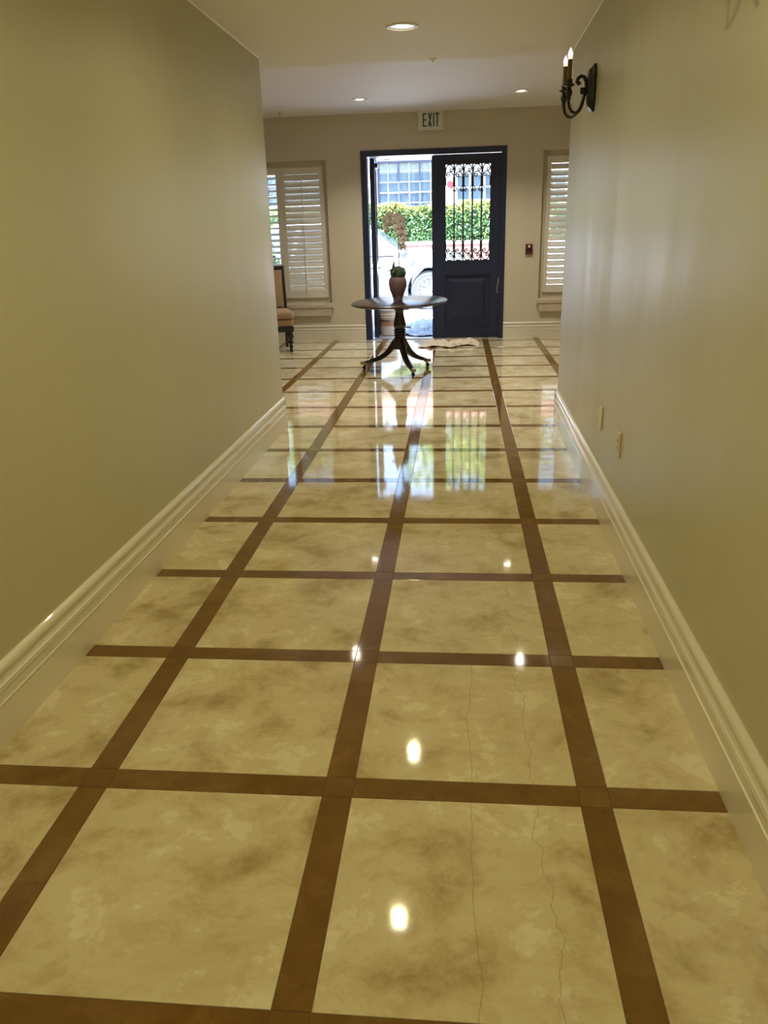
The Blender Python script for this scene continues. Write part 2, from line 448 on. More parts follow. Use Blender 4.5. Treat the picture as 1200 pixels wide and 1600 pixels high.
for i in range(-2, 16):
    ya, yb = GY + i * L, GY + (i + 1) * L
    wide = yb > 6.2
    for j in (range(-5, 6) if wide else range(-2, 2)):
        xa, xb = GX + j * S, GX + (j + 1) * S
        if wide and (xa < -3.9 or xb > 3.3): continue
        if wide and yb < 7.0 and (xa < -2.6 or xb > 1.6): continue
        stone('stone_tile', 'cream_marble', xa + hs, xb - hs, ya + hs, yb - hs)
        stone('cross_strip', 'brown_marble', xa + hs, xb - hs, ya - hs, ya + hs)
        stone('long_strip', 'brown_marble', xa - hs, xa + hs, ya + hs, yb - hs)
        stone('corner_stone', 'brown_marble', xa - hs, xa + hs, ya - hs, ya + hs)

# ------------------------------------------------------------------ windows and shutters
def window(name, W, y, label):
    x0, x1, z0, z1 = W
    e = empty_struct(name, label)
    b = B(); fw = .05
    b.box(x0, x0 + fw, y, y + .05, z0, z1); b.box(x1 - fw, x1, y, y + .05, z0, z1); b.box(x0 + fw, x1 - fw, y, y + .05, z0, z0 + fw); b.box(x0 + fw, x1 - fw, y, y + .05, z1 - fw, z1)
    xm = (x0 + x1) / 2; b.box(xm - .025, xm + .025, y, y + .05, z0 + fw, z1 - fw)
    b.build('window_frame', 'white_frame', e)
    for a, c in ((x0 + fw, xm - .025), (xm + .025, x1 - fw)):
        B().box(a, c, y + .022, y + .026, z0 + fw, z1 - fw).build('pane', 'glass', e)
    return e
win1 = window('window_1', WL, YE + .15, 'window behind the shutters on the left of the door')
win2 = window('window_2', WR, YE + .15, 'window behind the shutter on the right of the door')
# stone sills with apron
for nm, W, lab in (('sill_left', WL, 'left'), ('sill_right', WR, 'right')):
    x0, x1, z0, z1 = W
    e = thing('window_sill', 'beige stone sill under the %s shuttered window' % lab, 'window sill', ((x0 + x1) / 2, YE, z0))
    hw = (x1 - x0) / 2
    B().prism([(-.060, -.055), (-.060, -.01), (-.052, .005), (.09, .005), (.09, .0005), (-.0005, .0005), (-.0005, -.055)], -hw - .03, hw + .03, Matrix.Rotation(PI / 2, 4, 'Z') @ Matrix.Diagonal((1, -1, 1, 1))).build('sill_slab', 'travertine', e)
    B().prism([(-.050, -.165), (-.050, -.068), (-.046, -.056), (-.0005, -.056), (-.0005, -.165)], -hw + .01, hw - .01, Matrix.Rotation(PI / 2, 4, 'Z') @ Matrix.Diagonal((1, -1, 1, 1))).build('apron', 'travertine', e)
def shutter_surround(W, win):
    x0, x1, z0, z1 = W; y0, y1 = YE + .092, YE + .148; q = .085
    for a in ((x0, x0 + q, z0, z1), (x1 - q, x1, z0, z1), (x0 + q, x1 - q, z0, z0 + .115), (x0 + q, x1 - q, z1 - q, z1)):
        B().box(a[0] + .0005, a[1] - .0005, y0, y1, a[2] + .0005, a[3] - .0005).build('surround', 'wall_paint_flat_lit', win)
shutter_surround(WL, win1)
shutter_surround(WR, win2)
def shutter(x0, x1, z0, z1, n, tilt, label, rod=True, stile=.055, rail=(.10, .085)):
    """one plantation shutter panel; louvres pitched `tilt` degrees, inner edge low"""
    y = YE + .075
    e = thing('plantation_shutter', label, 'shutter', ((x0 + x1) / 2, y, z0), group='louvred window shutters')
    hw = (x1 - x0) / 2; hh = z1 - z0
    for s in (-1, 1):
        B().box(min(s * hw, s * (hw - stile)), max(s * hw, s * (hw - stile)), -.014, .014, 0, hh, bev=.003).build('stile', 'shutter_paint', e)
    B().box(-hw + stile, hw - stile, -.013, .013, 0, rail[0], bev=.002).build('rail', 'shutter_paint', e)
    B().box(-hw + stile, hw - stile, -.013, .013, hh - rail[1], hh, bev=.002).build('rail', 'shutter_paint', e)
    lo, hi = rail[0], hh - rail[1]; pitch = (hi - lo) / n; half = .043
    b = B(); pr = [(half * math.cos(a), .0055 * math.sin(a)) for a in [2 * PI * k / 10 for k in range(10)]]
    rings = [[b.v((x, p[0], p[1])) for p in pr] for x in (-hw + stile + .001, hw - stile - .001)]
    for k in range(10): b.face([rings[0][k], rings[0][(k + 1) % 10], rings[1][(k + 1) % 10], rings[1][k]])
    b.face(rings[0]); b.face(list(reversed(rings[1])))
    me = b.mesh('louver', 'shutter_paint', 40)
    for k in range(n):
        o = link('louver', me, e, (0, 0, lo + pitch * (k + .5))); o.rotation_euler = (math.radians(tilt) + random.uniform(-.02, .02), 0, 0)
    if rod:
        t = math.radians(tilt); yy = -half * math.cos(t) - .008; zz = -half * math.sin(t)
        B().box(-.006, .006, yy - .006, yy + .004, lo + .02 + zz, hi - .01 + zz, bev=.002).build('tilt_rod', 'shutter_paint', e)
    return e
shutter(-2.445, -1.85, .60, 2.315, 19, 66, 'wide cream louvred shutter, nearly closed, left of the door')
shutter(-3.045, -2.449, .60, 2.315, 19, 22, 'cream shutter with open louvres, half hidden behind the corridor wall')
shutter(1.165, 1.75, .61, 2.345, 19, 56, 'cream louvred shutter seen right of the door and fire alarm')
shutter(1.754, 2.34, .61, 2.345, 19, 48, 'cream louvred shutter at the far right, behind the corridor wall')

# ------------------------------------------------------------------ entrance door
def door_frame():
    b = B(); y0, y1 = YE - .012, YE + .14
    b.box(DX0, DX0 + .085, y0, y1, 0, DZ); b.box(DX1 - .07, DX1, y0, y1, 0, DZ); b.box(DX0 + .085, DX1 - .07, y0, y1, DZ - .072, DZ)
    o = b.build('trim_3', 'door_paint'); struct(o, 'dark navy door frame around the double entrance door')
    B().box(DX0 + .085, DX1 - .07, YE - .0, YE + .2, 0, .012).build('threshold', 'steel', o)
    return o
door_frame()
LW, LH = .905, 2.405
def door_leaf(name, label, loc, rz, mirror=1):
    """leaf in local x 0..LW (hinge at x=0 when mirror=1), y = thickness, z up"""
    e = empty_struct(name, label, loc, rz)
    T = .065; gx0, gx1, gz0, gz1 = (.155, .77, 1.055, 2.29)
    if mirror < 0: gx0, gx1 = LW - gx1, LW - gx0
    # stiles, rails
    for a in ((0, gx0), (gx1, LW)): B().box(a[0], a[1], -T / 2, T / 2, .008, LH, bev=.002).build('stile', 'door_paint', e)
    B().box(gx0, gx1, -T / 2, T / 2, gz1, LH).build('rail', 'door_paint', e)
    B().box(gx0, gx1, -T / 2, T / 2, .87, gz0).build('rail', 'door_paint', e)
    B().box(gx0, gx1, -T / 2, T / 2, .008, .205).build('rail', 'door_paint', e)
    # sunk panel with raised field
    B().box(gx0, gx1, -.012, .012, .205, .87).build('panel', 'door_paint', e)
    b = B()
    for s in (-1, 1):
        y = s * .012
        o4 = [(gx0 + .055, .26), (gx1 - .055, .26), (gx1 - .055, .815), (gx0 + .055, .815)]; i4 = [(gx0 + .09, .295), (gx1 - .09, .295), (gx1 - .09, .78), (gx0 + .09, .78)]
        va = [b.v((x, y, z)) for x, z in o4]; vb = [b.v((x, y + s * .010, z)) for x, z in i4]
        for i in range(4): b.face([va[i], va[(i + 1) % 4], vb[(i + 1) % 4], vb[i]])
        b.face(vb)
    b.build('raised_field', 'door_paint', e)
    b = B()                                        # moulding round panel and glass
    for (xa, xb, za, zb) in ((gx0, gx1, .205, .87), (gx0, gx1, gz0, gz1)):
        for s in (-1, 1):
            y0, y1 = sorted((s * T / 2, s * (T / 2 + .007)))
            q = .022
            for a in ((xa - q, xa, za - q, zb + q), (xb, xb + q, za - q, zb + q), (xa, xb, za - q, za), (xa, xb, zb, zb + q)): b.box(a[0], a[1], y0, y1, a[2], a[3])
    b.build('moulding', 'door_paint', e)
    B().box(gx0, gx1, .006, .012, gz0, gz1).build('glass_pane', 'glass', e)
    # wrought-iron grille on the room side of the glass
    yg = -.012
    gr = B(); q = .010
    for a in ((gx0, gx0 + q, gz0, gz1), (gx1 - q, gx1, gz0, gz1), (gx0, gx1, gz0, gz0 + q), (gx0, gx1, gz1 - q, gz1)): gr.box(a[0], a[1], yg - .006, yg + .006, a[2], a[3])
    gr = gr.build('grille', 'iron', e)
    dx = (gx1 - gx0) / 5
    b = B(); b.tube([(0, yg, gz0 + q), (0, yg, gz1 - q)], .0098, 6); bar = b.mesh('grille_bar', 'iron', 40)
    b = B(); b.box(-.0175, .0175, yg - .011, yg + .011, 2.015, 2.135, bev=.003); b.box(-.0175, .0175, yg - .011, yg + .011, 1.20, 1.32, bev=.003)
    for zc, rr in ((1.715, .008), (1.70, .0125), (1.68, .011), (1.655, .016), (1.63, .011), (1.612, .013), (1.598, .008)): b.ell((0, yg, zc), (rr, rr, .012), 8, 6)
    b.ell((0, yg, 2.15), (.014, .012, .014), 8, 6); b.ell((0, yg, 1.185), (.014, .012, .014), 8, 6)
    col = b.mesh('collar', 'iron', 40)
    def heart(zc, up):                              # small pair of curls hugging the bar
        b = B(); u = 1 if up else -1
        for s in (-1, 1):
            pts = [(s * .006, yg, zc + u * .048), (s * .022, yg, zc + u * .03), (s * .036, yg, zc + u * .006), (s * .037, yg, zc - u * .014), (s * .026, yg, zc - u * .027), (s * .013, yg, zc - u * .022), (s * .012, yg, zc - u * .010), (s * .019, yg, zc - u * .007)]
            b.tube(pts, .0080, 5)
        return b.mesh('curl', 'iron', 50)
    h_up, h_dn = heart(1.975, True), heart(1.35, False)
    # vine-like scroll between two bars, top and bottom
    def scroll(zc, u):
        b = B(); w_ = dx / 2
        pts = [(-w_ + .008, yg, zc - u * .05)] + [(-.046 * math.cos(math.radians(a)), yg, zc + u * (.012 + .046 * math.sin(math.radians(a)))) for a in range(0, 181, 20)]
        pts += [(.046 - .0, yg, zc - u * .002)] + spiral((.020, zc - u * .004), .024, .006, 0 if u > 0 else 0, -400 * u if True else 0, 18, yg)[1:]
        b.tube(pts, .0080, 5)
        z2 = zc - u * .075
        pts = [(-.046 * math.cos(math.radians(a)), yg, z2 + u * .044 * math.sin(math.radians(a))) for a in range(0, 181, 20)]
        pts += spiral((-.012, z2 + u * .006), .022, .005, 180, 180 + 420 * u, 18, yg)[1:1] 
        b.tube(pts, .0080, 5)
        b.tube(spiral((-.014, z2 + u * .004), .026, .005, 130 * u, 130 * u + 430 * u, 18, yg), .0075, 5)
        return b.mesh('scroll', 'iron', 50)
    s_top, s_bot = scroll(2.222, 1), scroll(1.123, -1)
    for k in range(1, 5):
        bo = link('grille_bar', bar, gr, (gx0 + dx * k, 0, 0))
        link('collar', col, gr, (gx0 + dx * k, 0, 0)); link('curl', h_up, gr, (gx0 + dx * k, 0, 0)); link('curl', h_dn, gr, (gx0 + dx * k, 0, 0))
    b = B(); b.box(-.005, .005, yg - .006, yg + .006, 2.02, 2.13); b.box(-.005, .005, yg - .006, yg + .006, 1.20, 1.32); half = b.mesh('half_bar', 'iron')
    for x in (gx0 + .014, gx1 - .014): link('half_bar', half, gr, (x, 0, 0))
    for k in range(5):
        link('scroll', s_top, gr, (gx0 + dx * (k + .5), 0, 0)); link('scroll', s_bot, gr, (gx0 + dx * (k + .5), 0, 0))
    return e
d1 = door_leaf('door_1', 'closed dark navy door leaf with wrought-iron grille over its glass', (-.342, YE + .045, 0), 0, 1)
b = B(); b.box(-.022, .022, -.036, -.025, .01, LH - .01, bev=.002); b.build('astragal', 'door_paint', d1)
b = B()
pts = [(.893, -.03, .835), (.889, -.031, .77), (.876, -.033, .70), (.873, -.034, .665), (.880, -.034, .63), (.894, -.034, .622), (.908, -.034, .635), (.912, -.034, .668), (.906, -.033, .71), (.898, -.031, .77), (.896, -.03, .835)]
b.tube(pts, .0028, 6); b.build('cord_loop', 'cord', d1)
# open leaf, swung outwards
d2 = door_leaf('door_2', 'open dark navy door leaf swung outwards, seen edge-on', (-1.180, YE + .175, 0), math.radians(94.6), 1)
b = B()
for s in (-1, 1):
    b.lathe([(.024, 0), (.024, .006), (.010, .010), (.010, .04)], 14, Matrix.Translation((.835, s * .025, .945)) @ Matrix.Rotation(-s * PI / 2, 4, 'X'))
    b.tube([(.835, s * .065, .945), (.80, s * .068, .945), (.73, s * .066, .943)], [.010, .009, .007], 8)
    b.box(.812, .858, s * .025 - .003, s * .025 + .003, .83, 1.08)
b.build('lever_handle', 'iron', d2, 40)
b = B(); b.box(.06, .34, -.075, -.026, 2.29, 2.35, bev=.006); b.ell((.20, -.05, 2.32), (.14, .035, .04), 12, 8); b.build('door_closer', 'iron', d2, 40)
b = B(); b.tube([(.10, -.055, 2.352), (.10, -.055, 2.385), (.20, -.17, 2.40), (.155, -.25, 2.40)], .010, 6); b.build('closer_arm', 'steel', d2, 40)
b = B()
for z in (.25, 1.2, 2.15): b.tube([(-.012, .0, z - .055), (-.012, .0, z + .055)], .010, 8); b.box(-.015, .002, -.02, .02, z - .05, z + .05)
b.build('hinge', 'iron', d2, 40)

# ------------------------------------------------------------------ exit sign, fire alarm, wall plates, sprinkler
e = thing('exit_sign', 'white exit sign with green letters above the entrance door', 'sign', (-.372, YE - .02, 2.70))
B().box(-.165, .165, -.045, .0195, 0, .235, bev=.004).build('sign_body', 'sign_plastic', e)
B().box(-.09, .09, -.035, .0195, .236, .2475, bev=.002).build('canopy', 'sign_plastic', e)
def letter(polys, x):
    b = B()
    for p in polys: b.prism([(x + a, c) for a, c in p], -.0475, -.0445)
    return b
h0, h1 = .038, .198; st = .017
R4 = lambda x0, x1, z0, z1: [(x0, z0), (x1, z0), (x1, z1), (x0, z1)]
hm = (h0 + h1) / 2
letter([R4(0, st, h0, h1), R4(st, .05, h0, h0 + .017), R4(st, .048, hm - .008, hm + .008), R4(st, .05, h1 - .017, h1)], -.103).build('letter', 'sign_green', e)
letter([[(0, h0), (.019, h0), (.052, h1), (.033, h1)], [(.033, h0 + .0001), (.052, h0 + .0001), (.028, hm + .004), (.019, hm - .03)], [(0, h1), (.019, h1), (.0255, hm + .026), (.0205, hm - .004)]], -.034).build('letter', 'sign_green', e)
letter([R4(0, .018, h0, h1)], .032).build('letter', 'sign_green', e)
letter([R4(0, .054, h1 - .018, h1), R4(.018, .036, h0, h1 - .018)], .060).build('letter', 'sign_green', e)

e = thing('fire_alarm', 'small dark red fire alarm pull station beside the door', 'alarm', (.955, YE, 1.19))
B().box(-.048, .048, -.035, -.001, -.066, .066, bev=.004).build('alarm_body', 'alarm_red', e)
B().box(-.034, .034, -.042, -.0352, -.03, .01, bev=.003).build('pull_handle', 'alarm_dark', e)
B().box(-.012, .012, -.045, -.0352, .02, .05, bev=.003).build('alarm_lens', 'fixture_white', e)

def plate(y, z, label, outlet):
    x = XR(y); e = thing('wall_plate', label, 'wall plate', (x, y, z), math.atan(.0112) * -1, group='cream wall plates on the right corridor wall')
    B().box(-.009, -.0005, -.036, .036, -.060, .060, bev=.003).build('cover', 'plate_plastic', e)
    if outlet:
        B().box(-.0125, -.0092, -.017, .017, -.035, .035, bev=.002).build('receptacle', 'plate_plastic', e)
        for z0 in (-.022, .010):
            for y0 in (-.008, .0055): B().box(-.0131, -.0124, y0, y0 + .0025, z0, z0 + .010).build('slot', 'alarm_dark', e)
    for z0 in (-.048, .048): B().lathe([(.003, 0), (.003, .0012)], 8, Matrix.Translation((-.0092, 0, z0)) @ Matrix.Rotation(-PI / 2, 4, 'Y')).build('screw', 'plate_plastic', e)
plate(4.19, .505, 'flat cream blank plate low on the right wall, nearer the entrance', False)
plate(3.66, .50, 'cream outlet plate low on the right wall, nearer the camera', True)

e = thing('sprinkler', 'small ceiling sprinkler head above the left window', 'sprinkler', (-2.27, 10.85, ZH))
B().lathe([(.030, 0), (.030, -.006), (.012, -.010)], 14, Matrix.Identity(4)).build('escutcheon', 'fixture_white', e)
B().lathe([(.008, -.010), (.010, -.03), (.006, -.042), (.016, -.045), (.016, -.048)], 12).build('sprinkler_head', 'steel', e)
e = thing('ceiling_sensor', 'tiny white sensor stud under the edge of corridor ceiling', 'sensor', (-.19, 6.37, ZC))
B().lathe([(.022, 0), (.022, -.008), (.012, -.012)], 14).build('sensor_ring', 'fixture_white', e)
B().lathe([(.009, -.012), (.009, -.022), (0, -.026)], 10).build('sensor_tip', 'fixture_white', e)

# ------------------------------------------------------------------ recessed downlights
def downlight(x, y, z, label, power, col, lens='lens', group='recessed downlights'):
    e = thing('downlight', label, 'ceiling light', (x, y, z), group=group)
    B().lathe([(.074, -.0005), (.074, -.006), (.082, -.010), (.098, -.007), (.101, -.0005)], 28, close=False).build('trim_ring', 'fixture_white', e, 50)
    B().lathe([(.074, -.002), (.046, -.0012)], 28, close=False).build('reflector', 'reflector', e, 60)
    B().lathe([(0, -.0016), (.046, -.0016)], 24, close=False).build('lamp_lens', lens, e)
    l = bpy.data.lights.new('downlight_lamp', 'SPOT'); l.energy = power; l.color = col; l.spot_size = math.radians(172 if z < 2.8 else 125); l.spot_blend = 1.0; l.shadow_soft_size = .03
    o = bpy.data.objects.new('downlight_lamp', l); COL.objects.link(o); o.parent = e; o.location = (0, 0, -.07)
downlight(-.345, 5.385, ZC, 'lit recessed downlight in the corridor ceiling, farthest along the corridor', LAMP_W, LAMP_COL)
downlight(-.35, 3.72, ZC, 'recessed corridor downlight above the frame, mirrored low in the floor', LAMP_W, LAMP_COL)
downlight(-.35, 2.04, ZC, 'recessed corridor downlight just ahead of the camera', LAMP_W * 1.15, LAMP_COL)
downlight(-.35, .36, ZC, 'recessed corridor downlight above the camera', LAMP_W * 1.3, LAMP_COL)
downlight(-.35, -1.6, ZC, 'recessed corridor downlight behind the camera', LAMP_W * 1.3, LAMP_COL)
EC = (1.0, .92, .76)
downlight(-1.16, 10.15, ZH, 'recessed downlight in the entrance ceiling, left of the exit sign', 92.0, EC, 'lens_cool')
downlight(.70, 10.05, ZH, 'bright recessed downlight in the entrance ceiling, right of the exit sign', 92.0, EC, 'lens')
downlight(-1.10, 7.48, ZH, 'entrance downlight hidden by the ceiling step, on the left', 92.0, EC, 'lens')
downlight(.68, 7.43, ZH, 'entrance downlight hidden by the ceiling step, on the right', 92.0, EC, 'lens')

# ------------------------------------------------------------------ wall sconces
def sconce(y, z, label):
    x = XR(y); e = thing('wall_sconce', label, 'wall lamp', (x, y, z), group='candle sconces on the right corridor wall')
    # backplate: stretched octagon with a stepped edge
    b = B()
    def oct_(hw, hh, xo): return [b.v((xo, a, c)) for a, c in ((-hw, -hh * .55), (-hw * .45, -hh), (hw * .45, -hh), (hw, -hh * .55), (hw, hh * .55), (hw * .45, hh), (-hw * .45, hh), (-hw, hh * .55))]
    rings = [oct_(.068, .122, -.0005), oct_(.068, .122, -.014), oct_(.056, .105, -.026), oct_(.050, .095, -.038), oct_(.032, .068, -.044)]
    for a_, c_ in zip(rings, rings[1:]):
        for k in range(8): b.face([a_[k], a_[(k + 1) % 8], c_[(k + 1) % 8], c_[k]])
    b.face(rings[0]); b.face(rings[-1]); b.build('backplate', 'dark_bronze', e)
    B().lathe([(.016, 0), (.020, .006), (.012, .014), (.016, .03), (.010, .038)], 12, Matrix.Translation((-.044, 0, -.015)) @ Matrix.Rotation(-PI / 2, 4, 'Y')).build('boss', 'dark_bronze', e, 50)
    for s in (-1, 1):
        dy = s * .105
        f_ = lambda u, zz: (-.055 - u, dy * min(1, u / .07), zz)
        pts = [(-.05, 0, -.01), f_(.005, -.045), f_(.017, -.090), f_(.037, -.124), f_(.06, -.137), f_(.083, -.130), f_(.098, -.108), f_(.104, -.080), f_(.105, -.060)]
        arm = B().tube(pts, .0085, 8).build('arm', 'dark_bronze', e, 60)
        cx, cy = pts[-1][0], pts[-1][1]
        T = Matrix.Translation((cx, cy, -.070))
        B().lathe([(.008, 0), (.017, .003), (.011, .010), (.015, .022), (.021, .036), (.017, .052), (.011, .060), (.016, .066), (.030, .074), (.033, .080), (.019, .082), (.017, .096), (.020, .104), (.014, .104)], 14, T).build('candle_cup', 'dark_bronze', e, 40)
        B().lathe([(.0125, .103), (.0125, .205)], 12, T).build('candle_sleeve', 'candle_sleeve', e, 40)
        B().lathe([(.011, .2055), (.012, .213)], 12, T).build('bulb_base', 'bulb_base', e, 40)
        B().lathe([(.009, .2132), (.0135, .222), (.0145, .232), (.011, .246), (.005, .258), (0, .266)], 12, T).build('bulb', 'bulb', e, 60)
    sc = [(-.045, 0, .0), (-.050, 0, .035), (-.062, 0, .060), (-.080, 0, .066), (-.098, 0, .054), (-.104, 0, .036), (-.094, 0, .026), (-.085, 0, .034)]
    B().tube(sc, [.012, .011, .010, .010, .010, .010, .011, .012], 8).build('scroll', 'dark_bronze', e, 60)
    B().box(-.082, -.045, -.012, .012, -.012, .006, bev=.003).build('knuckle', 'dark_bronze', e)
    return e
sconce(5.17, 2.222, 'black iron two-candle wall sconce with lit flame-tip bulbs')
sconce(2.43, 2.196, 'second black candle sconce above the frame, shown by its shadow on the wall')

# ------------------------------------------------------------------ round pedestal table
tx, ty = -.640, 8.74
e = thing('pedestal_table', 'round dark wood tripod table on brass casters before the open door', 'table', (tx, ty, 0))
top = B().lathe([(0, -.015), (.505, -.015), (.522, -.009), (.527, 0), (.522, .009), (.512, .013), (0, .014)], 64).build('table_top', 'table_veneer', e, 35, (0, 0, .742))
top.rotation_euler = (math.radians(1.6), math.radians(-1.2), 0)
b = B()                                           # cross bearers with scalloped ends under the top
for a in (20, 110):
    Mr = Matrix.Rotation(math.radians(a), 4, 'Z')
    b.prism([(x, z - .742) for x, z in ((-.33, .7265), (.33, .7265), (.33, .715), (.30, .692), (.265, .682), (.24, .698), (.215, .688), (.18, .686), (.15, .700), (-.15, .700), (-.18, .686), (-.215, .688), (-.24, .698), (-.265, .682), (-.30, .692), (-.33, .715))], -.022, .022, Mr)
b.build('bearer', 'dark_wood', top)
prof = [(.055, .235), (.078, .24), (.080, .30), (.066, .355), (.056, .375), (.066, .380), (.066, .392), (.055, .398), (.067, .408), (.067, .420), (.055, .427), (.068, .436), (.068, .450), (.056, .458), (.066, .475), (.070, .50), (.062, .55), (.050, .60), (.046, .635), (.050, .65), (.058, .66), (.066, .672), (.078, .682), (.078, .6995)]
B().lathe(prof, 32).build('pedestal_column', 'dark_wood', e, 40)
feet = [(-1.055 - tx, 8.84 - ty), (-.478 - tx, 8.33 - ty), (-.352 - tx, 8.985 - ty)]
for fx, fy in feet:
    r = math.hypot(fx, fy); a = math.atan2(fy, fx)
    k = r / .43
    ctr = [(.03, .335), (.075, .285), (.12, .225), (.17, .175), (.23, .138), (.30, .112), (.36, .094), (.40, .082), (.445, .072)]
    b = B(); rings = []
    for i, (u, z) in enumerate(ctr):
        u *= k; hw = .031 - .0014 * i; hh = .080 - .0066 * i
        du = (ctr[min(i + 1, 8)][0] - ctr[max(i - 1, 0)][0]); dz = (ctr[min(i + 1, 8)][1] - ctr[max(i - 1, 0)][1]); ln = math.hypot(du, dz); nu, nz = -dz / ln, du / ln
        ring = []
        for su, sn in ((-1, -1), (1, -1), (1, .6), (.55, 1), (-.55, 1), (-1, .6)):
            uu = u + nu * sn * hh * .5; zz = z + nz * sn * hh * .5; px, py = uu, su * hw
            ring.append(b.v((px * math.cos(a) - py * math.sin(a), px * math.sin(a) + py * math.cos(a), zz)))
        rings.append(ring)
    for p, q in zip(rings, rings[1:]):
        for i in range(6): b.face([p[i], p[(i + 1) % 6], q[(i + 1) % 6], q[i]])
    b.face(rings[0]); b.face(rings[-1])
    leg = b.build('leg', 'dark_wood', e, 50)
    Mr = Matrix.Rotation(a, 4, 'Z') @ Matrix.Translation((r, 0, 0))
    b = B(); b.box(-.03, .045, -.021, .021, .052, .088, Mr, bev=.006); o = b.build('foot_cap', 'brass', leg, 50); o['label'] = 'brass toe cap'
    b = B(); b.lathe([(.012, .034), (.012, .052)], 10, Mr); b.box(-.004, .016, -.016, -.012, .012, .04, Mr); b.box(-.004, .016, .012, .016, .012, .04, Mr)
    b.lathe([(.018, -.0115), (.0195, -.006), (.0195, .006), (.018, .0115)], 14, Mr @ Matrix.Translation((.006, 0, .0195)) @ Matrix.Rotation(PI / 2, 4, 'X'))
    b.build('caster', 'iron', leg, 40)

# potted orchid on the table
e = thing('potted_orchid', 'pale orchid in a brownish pink urn standing on round table', 'plant', (-.655, 8.76, .7572))
B().lathe([(r_ * 1.08, z_ + .002) for r_, z_ in ((0, 0), (.046, 0), (.050, .008), (.047, .02), (.058, .05), (.078, .10), (.090, .15), (.093, .185), (.089, .215), (.078, .238), (.066, .248), (.062, .244), (.062, .232), (0, .232))], 28).build('urn', 'terracotta', e, 50)
b = B(); b.ell((.006, 0, .280), (.086, .086, .080), 16, 10)
rr = random.Random(3)
for k in range(14): a = rr.uniform(0, 2 * PI); b.ell((.058 * math.cos(a), .058 * math.sin(a), .275 + rr.uniform(-.02, .06)), (.026, .026, .020), 8, 6)
b.build('moss', 'moss', e, 60)
def blade(b, pts, widths, thick=.004, side=(0, 1, 0)):
    sv = Vector(side); up = []; dn = []
    for p, wd in zip(pts, widths):
        p = Vector(p); up.append([b.v(p - sv * wd + Vector((0, 0, 0))), b.v(p + Vector((0, 0, -wd * .35 + thick))), b.v(p + sv * wd)]); dn.append([b.v(p - sv * wd + Vector((0, 0, -.002))), b.v(p + Vector((0, 0, -wd * .35 - thick))), b.v(p + sv * wd + Vector((0, 0, -.002)))])
    for i in range(len(pts) - 1):
        for k in range(2):
            b.face([up[i][k], up[i][k + 1], up[i + 1][k + 1], up[i + 1][k]]); b.face([dn[i][k + 1], dn[i][k], dn[i + 1][k], dn[i + 1][k + 1]])
        b.face([up[i][0], up[i + 1][0], dn[i + 1][0], dn[i][0]]); b.face([up[i + 1][2], up[i][2], dn[i][2], dn[i + 1][2]])
    b.face([*up[0], *reversed(dn[0])]); b.face([*reversed(up[-1]), *dn[-1]])
for a, lean, ln in ((170, .10, .13), (10, .075, .12), (250, .09, .12), (70, .06, .13), (320, .08, .10), (205, .055, .15)):
    b = B(); c_, s_ = math.cos(math.radians(a)), math.sin(math.radians(a))
    pts = [(c_ * lean * t_ * 1.25, s_ * lean * t_ * 1.25, .285 + ln * (t_ * 1.1 - t_ * t_ * 1.0)) for t_ in (0, .25, .5, .75, 1.0)]
    blade(b, pts, [.015, .032, .038, .028, .003], side=(-s_, c_, 0)); b.build('leaf', 'leaf_green', e, 60)
b = B(); blade(b, [(-.015, -.03, .27), (-.040, -.03, .33), (-.038, -.03, .375), (-.030, -.03, .425)], [.016, .034, .020, .002], side=(.6, .8, 0)); b.build('leaf', 'leaf_green', e, 60)
stem_pts = [(.015, 0, .26), (.016, 0, .40), (.014, 0, .55), (.012, 0, .70), (.0, 0, .80), (-.03, -.005, .88), (-.075, -.005, .925), (-.12, 0, .92)]
B().tube(stem_pts, [.004, .004, .004, .0035, .003, .003, .0025, .002], 6).build('flower_stem', 'stem', e, 60)
B().tube([(.012, 0, .70), (.03, -.01, .80), (.055, -.01, .84), (.085, -.01, .80), (.10, -.015, .72), (.10, -.015, .60)], .003, 6).build('flower_stem', 'stem', e, 60)
B().tube([(.02, .01, .26), (.018, .01, .62)], .0035, 6).build('support_stick', 'bark', e)
def blossom(c, r, rz, tilt):
    b = B(); b.mats = 2
    Mr = Matrix.Translation(Vector(c)) @ Matrix.Rotation(rz, 4, 'Z') @ Matrix.Rotation(tilt, 4, 'X')
    for k, (a, w_, l_) in enumerate(((90, .48, 1), (210, .42, .95), (330, .42, .95), (20, .68, 1.0), (160, .68, 1.0))):
        ca, sa = math.cos(math.radians(a)), math.sin(math.radians(a)); yo = -.002 if k < 3 else -.006
        ring = []
        for t_, ww in ((.05, .15), (.3, .8), (.6, 1.0), (.85, .7), (1.0, .1)):
            for s in (-1, 0, 1):
                x = ca * t_ * l_ * r - sa * s * ww * w_ * r; z = sa * t_ * l_ * r + ca * s * ww * w_ * r
                ring.append(b.v(Mr @ Vector((x, yo - (.10 * r if s == 0 else 0) + .25 * r * t_ * t_, z))))
        for i in range(4):
            for s in range(2): b.face([ring[i * 3 + s], ring[i * 3 + s + 1], ring[i * 3 + 3 + s + 1], ring[i * 3 + 3 + s]])
    b.mi = 1; b.ell((0, -.012, -.12 * r), (.10 * r, .25 * r, .13 * r), 8, 6, Mr)
    b.build('blossom', ['petal', 'petal_core'], e, 60)
